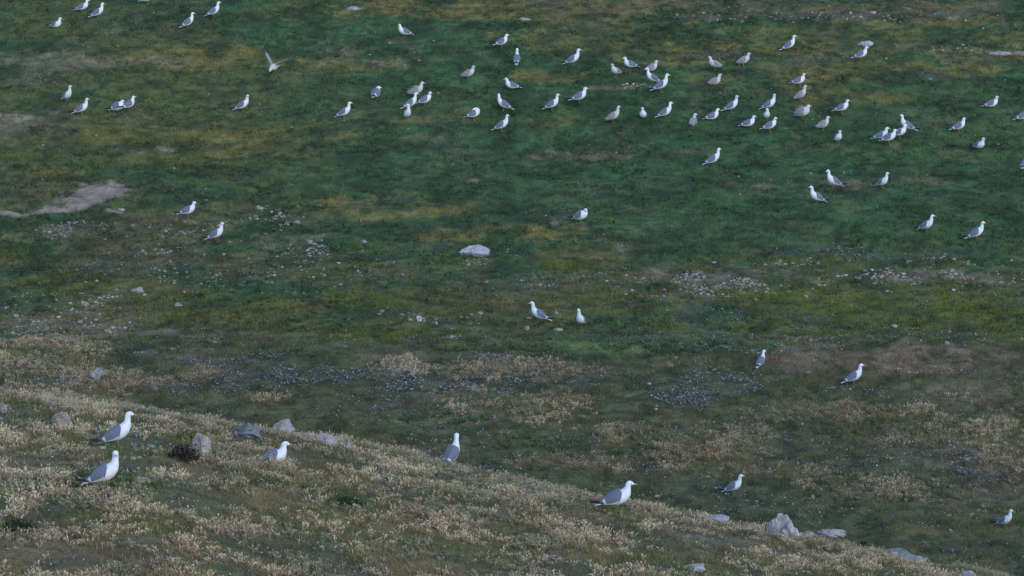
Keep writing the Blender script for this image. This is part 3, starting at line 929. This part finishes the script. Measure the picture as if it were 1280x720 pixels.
def gull_proto(pose, yaw, young, sitting, spread):
    drop = -.075 if sitting else 0.0
    base = POSES[pose]
    ctrl = turn_head(base, math.radians(yaw))
    if pose == 'preen':
        ctrl = [c[:5] + ((0, 0, 0, 0, 0, 0, 0, .9, 1.9, 2.6, 2.9, 3.0, 3.0)[i],) for i, c in enumerate(ctrl)]
        ctrl = [tuple(base[i]) + (ctrl[i][5],) for i in range(len(ctrl))]
    ctrl = [(c[0], c[1], c[2] - .022 + ((.15 if pose == 'alert' else .09) * min(c[0], .1) if pose != 'preen' and not sitting else 0), c[3] * (1.16 if i < 8 else 1.05), c[4] * (1.2 if 2 < i < 8 else 1.05), c[5]) for i, c in enumerate(ctrl)]
    n, seg = 40, 16
    V, Fq, Ft, R, Cn, S, U, T = loft(ctrl, n, seg)
    cols = np.tile(WHITE, (len(V), 1)).astype(float)
    if young:
        nzv = vnoise(V[:, 0] * 60, V[:, 2] * 60 + V[:, 1] * 50, 4)[:, None]
        cols = np.array(BUFF) * (0.8 + .55 * nzv)
        tl = (V[:, 0] < -.21)[:, None]
        cols = np.where(tl, np.array(BLACK) * 3, cols)
    V = [tuple(p) for p in V]
    C = [tuple(c) for c in cols]
    Q = [tuple(q) for q in Fq]
    if not sitting:
        legs_geo(V, Q, C, drop, .018 if yaw % 2 else 0.0)
    V = np.array(V)
    V[:, 2] += drop
    if sitting: V[:, 2] = np.maximum(V[:, 2], 0.0)
    body = mesh_np("gull_body", V, [np.array(Q), Ft], np.array(C), True)
    body.materials.append(M_plum)
    parts = [("body", body)]
    # folded wings hugging the body
    for sd in (-1, 1):
        m, ka = 16, 8
        W, WC = [], []
        for i in range(m):
            t = i / (m - 1)
            q = (1 - t) * 5.75 + t * 0.9
            if t > .8: q = (1 - .8) * 5.75 + .8 * .9 - (t - .8) * 2.0
            ps = max(q, 0) / (len(ctrl) - 1) * (n - 1)
            i0 = min(int(ps), n - 2); f_ = ps - i0
            c = Cn[i0] * (1 - f_) + Cn[i0 + 1] * f_
            w_, h_ = [R[i0][k] * (1 - f_) + R[i0 + 1][k] * f_ for k in (3, 4)]
            up = U[i0]
            ext = max(0, (t - .70) / .30)
            c = c + np.array([-.125 * ext ** 1.3, 0, .020 * ext + .004])
            w_ = w_ * (1 - ext) + .027 * ext
            h_ = h_ * (1 - ext) + .025 * ext
            w_, h_ = max(w_, .012) + .008 * (1 - ext), max(h_, .010) + .008 * (1 - ext)
            top = 93 if t < .75 else 93 - 30 * (t - .75)
            low = -38 * math.sin(min(1, t * 2.2) * math.pi / 2) * (1 - .45 * ext) + 30 * (1 - min(1, t * 5))
            for lay in (1.0, 0.86):
                for k in range(ka):
                    a = math.radians(top + (low - top) * k / (ka - 1))
                    sc = lay if 0 < k < ka - 1 or lay == 1 else .95
                    y_ = sd * math.cos(a) * w_ * sc + sd * .002
                    up_ = math.sin(a) * h_ * sc
                    W.append(c + up * up_ + np.array([0, y_, 0]))
                    edge = t > .76 or (t > .68 and k > 4)
                    cres = (.64 < t < .72)
                    if young:
                        nzv = vnoise((c[0] + k) * 9, a * 5 + sd, 8)
                        col = np.array(BROWNISH) * (.6 + .9 * nzv) if not edge else np.array(BLACK) * 2
                    else:
                        col = BLACK if edge else (WHITE if cres and k > 1 else GREY_)
                        if k >= ka - 1 and .2 < t < .7: col = (.55, .56, .6)
                    WC.append(col)
        Fw = []
        row = 2 * ka
        for i in range(m - 1):
            for k in range(ka - 1):
                a0, b0 = i * row + k, (i + 1) * row + k
                Fw.append([a0, a0 + 1, b0 + 1, b0])
                Fw.append([a0 + ka, b0 + ka, b0 + ka + 1, a0 + ka + 1])
            for k in (0, ka - 1):
                a0, b0 = i * row + k, (i + 1) * row + k
                Fw.append([a0, b0, b0 + ka, a0 + ka])
        for i in (0, m - 1):
            for k in range(ka - 1):
                a0 = i * row + k
                Fw.append([a0, a0 + ka, a0 + ka + 1, a0 + 1])
        W = np.array(W)
        if spread:
            # wing lifted off the back, tip high
            tt = np.clip((.08 - W[:, 0]) / .35, 0, 1)
            W[:, 2] += tt * spread * (1.0 if sd > 0 else .15)
            W[:, 0] -= tt * .02
        W[:, 2] += drop
        if sitting: W[:, 2] = np.maximum(W[:, 2], .004)
        me = mesh_np("gull_wing", W, [np.array(Fw)], np.array(WC), True)
        me.materials.append(M_plum)
        parts.append(("wing", me))
    # bill
    hd = Cn[-1]
    dr = T[-1]
    d2 = np.array([math.cos(R[-1][5]), math.sin(R[-1][5]), -.12]) if pose != 'preen' else dr
    bc = [tuple(hd - d2 * .006) + (.0105, .0115, R[-1][5]), tuple(hd + d2 * .018) + (.008, .0095, R[-1][5]), tuple(hd + d2 * .036 + np.array([0, 0, -.001])) + (.0062, .0090, R[-1][5]),
          tuple(hd + d2 * .050 + np.array([0, 0, -.006])) + (.0025, .0035, R[-1][5])]
    BV, BQ, BT, *_r = loft(bc, 9, 8)
    BV[:, 2] += drop
    bcol = np.tile((.12, .10, .09) if young else (.50, .30, .09), (len(BV), 1)).astype(float)
    if not young:
        d_ = ((BV - hd - np.array([0, 0, drop])) @ d2)
        bcol[(d_ > .026) & (d_ < .042) & (BV[:, 2] < hd[2] + drop - .004)] = (.5, .06, .03)
    me = mesh_np("gull_bill", BV, [BQ, BT], bcol, True)
    me.materials.append(M_horn)
    parts.append(("bill", me))
    # eyes
    hc = Cn[-1] * .35 + Cn[-6] * .65
    fy = R[-5][5]
    side = np.array([-math.sin(fy), math.cos(fy), 0])
    for sd in (-1, 1):
        p = Cn[-5] + side * sd * (R[-5][3] - .002) + np.array([0, 0, .006 + drop])
        bm = bmesh.new()
        bmesh.ops.create_uvsphere(bm, u_segments=8, v_segments=6, radius=.0055)
        EV = np.array([v.co for v in bm.verts]) + p
        EF = [[v.index for v in f.verts] for f in bm.faces]
        bm.free()
        me = bpy.data.meshes.new("gull_eye")
        me.from_pydata([tuple(v) for v in EV], [], EF)
        at = me.color_attributes.new("tint", 'FLOAT_COLOR', 'POINT')
        at.data.foreach_set("color", np.tile((.03, .025, .02, 1), len(EV)).astype(np.float32))
        me.materials.append(M_horn)
        parts.append(("eye", me))
    return parts


PROTO = {}
GROUP = "gulls resting on the grassy hillside"


def gull(u, v, heading, pose, label, yaw=0, young=False, sit=False, spread=0, size=1.0, lift=0.0):
    key = (pose, yaw, young, sit, spread)
    if key not in PROTO:
        PROTO[key] = gull_proto(*key)
    x, y, z, t = ground_at(u, v)
    root = bpy.data.objects.new("seagull", None)
    COL.objects.link(root)
    root.empty_display_size = .1
    root.location = (x, y, z + .005 + lift)
    root.rotation_euler = (0, 0, math.radians(heading))
    root.scale = (size * (1.07 if v < 330 else 1.0),) * 3
    tag(root, label, "gull", GROUP)
    for nm, me in PROTO[key]:
        if nm == "eye" and t > 62: continue
        o = bpy.data.objects.new(nm, me)
        COL.objects.link(o)
        o.parent = root
    return root


A, Re, Hu, Pr = 'alert', 'rest', 'hunch', 'preen'
G = [
    (103, 17, 5, Re, "adult gull with dark tail, leftmost of the three near the upper left corner", {}),
    (122, 24, 12, A, "adult gull with neck raised, close beside the upper left corner gull with dark tail", {}),
    (70, 36, -35, Re, "sitting white fronted gull alone at the upper left corner", dict(sit=True)),
    (184, 6, 0, Re, "gull whose head is cut off by the top edge", dict(size=1.0)),
    (267, 22, 25, A, "tall upright gull at the top, higher of the two beside each other", {}),
    (235, 36, 20, A, "upright gull at the top, lower of the two with grey wings", {}),
    (84, 128, -60, A, "white fronted gull standing tall above its grey winged neighbour", {}),
    (102, 145, 5, A, "gull in profile with dark tail just below the tall white fronted one", {}),
    (147, 142, 5, Hu, "hunched gull with head drawn in, partly in front of another gull", dict(yaw=-40)),
    (161, 140, 30, Re, "gull partly hidden behind the hunched one", {}),
    (303, 141, 3, A, "lone gull in profile in the green band below the flapping gull", {}),
    (506, 48, 178, Re, "lone gull facing left near the top middle", {}),
    (627, 61, 10, Re, "lone gull with black wing tips near the upper middle", {}),
    (585, 101, 10, Re, "mottled brownish young gull standing alone above the preening one", dict(young=True)),
    (470, 125, 70, Hu, "small hunched gull seen from behind beyond the profile gull", {}),
    (520, 123, 0, Re, "brownish gull lifting one wing above three clustered gulls", dict(young=True, spread=.08, size=1.1)),
    (513, 138, 25, A, "white gull in the middle of the cluster of four", {}),
    (531, 134, 8, Re, "grey winged gull on the right side of the cluster of four", {}),
    (509, 151, -70, A, "white fronted gull lowest in the cluster of four", {}),
    (430, 149, 3, A, "gull in clean profile walking right on the olive turf", {}),
    (592, 152, 0, Pr, "preening gull with head turned back and black tail tip", {}),
    (630, 139, 178, A, "gull facing left directly above one facing right", {}),
    (627, 166, 6, A, "gull facing right directly below the left facing one", {}),
    (640, 113, 178, Re, "sitting gull facing left, white head low over the grass", dict(sit=True)),
    (646, 82, 80, A, "gull seen from behind with white neck stretched up", {}),
    (716, 83, 5, A, "pale brownish gull standing tall on long legs in upper middle", dict(size=1.05)),
    (770, 98, 215, Re, "pale young gull with legs showing beside the bare ring", dict(young=True, size=.95)),
    (788, 86, 178, Re, "sitting gull facing left behind the bare ring", dict(sit=True)),
    (814, 91, 10, Re, "buff brown gull resting just behind two crossed adults", dict(young=True, sit=True)),
    (816, 106, 178, A, "left facing adult of the two that cross", {}),
    (826, 116, 8, A, "right facing adult with raised neck in front of the crossing one", dict(size=1.1)),
    (894, 89, 182, Re, "mottled gull facing left above a sitting brown one", dict(young=True)),
    (893, 108, 3, Re, "sitting brown gull just below the mottled left facing one", dict(young=True, sit=True)),
    (929, 84, 5, Re, "brown gull standing beside the flowery grey drift", dict(young=True)),
    (690, 140, 8, A, "gull with sloping grey back facing right in the centre group", {}),
    (724, 130, 3, Re, "long low gull stretched level with black tail", dict(size=1.1)),
    (766, 155, 5, A, "dusky brown gull with long bill raised, below the centre pair", dict(young=True)),
    (804, 149, -90, Re, "white gull sitting face on in the green turf", dict(sit=True)),
    (831, 150, 5, A, "slender gull on thin legs between the face on and rear view gulls", {}),
    (866, 162, 75, Re, "pale brown gull seen from behind with dark tail down", dict(young=True)),
    (890, 151, 3, Re, "sitting grey gull just above the rear view brown one", dict(sit=True)),
    (914, 142, 8, A, "standing gull facing right above the sitting grey gull", {}),
    (935, 160, 10, Re, "sitting gull beside the stacked trio of gulls", dict(sit=True)),
    (961, 139, 5, A, "topmost of the stacked trio of gulls", {}),
    (958, 153, -75, Re, "middle gull of the stacked trio, facing us", dict(size=.9)),
    (962, 166, 8, Re, "lowest gull of the stacked trio", {}),
    (986, 65, 10, A, "lone upright gull at the upper right above the flowery drift", {}),
    (1076, 77, 8, Re, "grey gull standing just below the pale lumpy rock", {}),
    (998, 107, 2, Re, "sitting gull on ochre turf above the brown upright one", dict(sit=True)),
    (1000, 127, 8, A, "brown speckled gull standing just behind the fluffed one", dict(young=True, size=.95)),
    (1003, 150, 0, Hu, "big fluffed brown gull with one wing lifted", dict(young=True, spread=.12, size=1.12)),
    (1052, 144, 5, Re, "gull with black tail tip alone above the two brown tailed ones", {}),
    (1028, 165, 10, Re, "brownish grey gull with dark tail below the fluffed brown one", dict(young=True)),
    (1047, 181, -70, Re, "gull facing us just below the brownish grey one", dict(size=.95)),
    (1101, 179, 5, Re, "rear gull of the overlapping pair with black tail", {}),
    (1111, 181, -15, Re, "front gull of the overlapping pair, its white breast showing", {}),
    (1124, 175, 5, Re, "grey gull standing next to the overlapping pair", {}),
    (1134, 166, 175, A, "left facing gull behind the grey one near the overlapping pair", {}),
    (1239, 136, 0, Re, "small sitting gull alone in green turf near the right edge", dict(sit=True)),
    (1198, 167, 5, Re, "gull in profile with dark tail between pair and right edge", {}),
    (1278, 154, 5, Re, "gull almost out of view at the right edge, tail only", {}),
    (1224, 187, -70, Re, "sitting gull facing us below the profile one at right", dict(sit=True)),
    (1281, 214, 60, Re, "gull cut by the right edge, lower of the two there", {}),
    (1042, 237, 190, A, "tall left facing gull with yellow legs on a brown patch", dict(yaw=15, size=1.05)),
    (1103, 236, -50, A, "white fronted gull standing alone beyond the brown patch", dict(size=.9)),
    (1021, 256, 190, A, "left facing gull standing just below the yellow legged one", {}),
    (1158, 291, -35, A, "gull turned half to us, nearer the middle of two in the lower green", dict(size=.95)),
    (1220, 301, -10, A, "gull facing right, nearer the right edge of two in the lower green", dict()),
    (891, 208, -5, A, "lone upright gull in the middle of the green field", {}),
    (726, 279, -20, Hu, "hunched lone gull beside small bare soil spots", {}),
    (235, 273, 5, Re, "upper gull of the left pair, low behind thin plants", {}),
    (270, 303, 5, A, "lower gull of the left pair, neck raised and tail black", {}),
    (674, 404, 178, A, "left facing adult of the central pair with grey back and black tail", dict(size=1.05)),
    (726, 410, -110, A, "white breasted gull of the central pair, facing us", {}),
    (951, 461, 60, A, "gull seen from behind on the flowery crest, neck upright", dict(yaw=-30, size=.8)),
    (1067, 482, 5, A, "adult gull in profile on the brown mound", dict(size=.98)),
    (147, 561, 4, A, "largest gull, tall in profile, beside the tan rock on the knoll", dict(size=1.04)),
    (131, 613, -8, A, "large gull lying in dry grass with its face turned to us", dict(yaw=-70, size=1.06)),
    (342, 579, 2, Re, "gull sitting low in dry grass in front of the crest boulders", dict(sit=True, size=1.02, lift=-.05)),
    (565, 583, 62, A, "gull seen from behind on the crest, grey back to us", dict(yaw=20, size=1.0)),
    (771, 642, 2, Re, "large gull with orange bill and long grey back on the crest", dict(size=1.1)),
    (917, 620, -15, A, "small gull on dark turf above the jagged outcrop", dict(size=.88)),
    (1256, 661, -40, A, "small white fronted gull alone near the lower right corner", dict(size=.80)),
]
for (u, v, hd, pose, lab, kw) in G:
    if 'yaw' not in kw and v < 400 and pose != Pr: kw = dict(kw, yaw=random.choice((0, 0, 0, -35, 28, -60)))
    gull(u, v, hd + random.uniform(-13, 13) * (v < 400), pose, lab, **kw)


# the gull that beats its wings
def flapping_gull(u, v):
    x, y, z, t = ground_at(u, v)
    ctrl = [(-.24, 0, .20, .05, .005, 0), (-.19, 0, .20, .045, .014, 0), (-.12, 0, .195, .058, .045, 0), (-.03, 0, .195, .085, .078, 0), (.05, 0, .19, .088, .084, 0), (.12, 0, .18, .07, .07, 0),
            (.165, 0, .165, .05, .05, 0), (.195, 0, .145, .042, .042, 0), (.22, 0, .125, .038, .036, 0), (.25, 0, .108, .024, .022, 0), (.268, 0, .1, .012, .012, 0)]
    V, Q, T_, *_r = loft(ctrl, 34, 14)
    V = [tuple(p) for p in V]
    C = [WHITE] * len(V)
    Q = [tuple(q) for q in Q]
    legs_geo(V, Q, C, 0, .02)
    C = [(.50, .46, .45) if c == WHITE else c for c in C]
    root = bpy.data.objects.new("seagull", None)
    COL.objects.link(root)
    root.location = (x, y, z)
    root.rotation_euler = (0, 0, math.radians(-115))
    root.scale = (1.15,) * 3
    tag(root, "brownish gull bending down with both wings thrown up", "gull", GROUP)
    link("body", mesh_np("gull_body", np.array(V), [np.array(Q), T_], np.array(C), True), M_plum, root)
    for sd, tilt, reach in ((-1, 1.3, .44), (1, .55, .52)):
        W, WC, Fw = [], [], []
        m = 12
        for i in range(m):
            t_ = i / (m - 1)
            r = reach * t_
            ang = tilt * (1 - .25 * t_)
            cy, cz = sd * (.06 + r * math.cos(ang)), .235 + r * math.sin(ang)
            cx = .05 - .10 * t_ + .08 * math.sin(t_ * 3)
            ch = (.17 - .02 * t_) * (1 - t_ ** 3) + .02
            for k in range(6):
                f_ = k / 5
                for lay in (0, 1):
                    th = (.014 * (1 - f_) + .002) * (1 if lay else -1) * .5
                    W.append((cx + .03 - ch * f_ - .03 * f_ * t_, cy - sd * math.sin(ang) * th, cz + math.cos(ang) * th + .012 * math.sin(f_ * 3)))
                    dk = t_ > .8 or (f_ > .7 and k > 3)
                    g = .10 if dk else .20 + .12 * vnoise(k * 3.1, i * 2.3, 3)
                    WC.append((g, g * .93, g * .92))
        for i in range(m - 1):
            for k in range(5):
                a0, b0 = (i * 6 + k) * 2, ((i + 1) * 6 + k) * 2
                Fw.append([a0, b0, b0 + 2, a0 + 2])
                Fw.append([a0 + 1, a0 + 3, b0 + 3, b0 + 1])
            for k in (0, 5):
                a0, b0 = (i * 6 + k) * 2, ((i + 1) * 6 + k) * 2
                Fw.append([a0, a0 + 1, b0 + 1, b0])
        link("wing", mesh_np("gull_wing", np.array(W), [np.array(Fw)], np.array(WC), True), M_plum, root)
    BV, BQ, BT, *_r = loft([(.262, 0, .102, .011, .012, 0), (.285, 0, .088, .008, .009, 0), (.305, 0, .075, .003, .004, 0)], 7, 8)
    link("bill", mesh_np("gull_bill", BV, [BQ, BT], np.tile((.5, .3, .08), (len(BV), 1)), True), M_horn, root)


flapping_gull(343, 93)
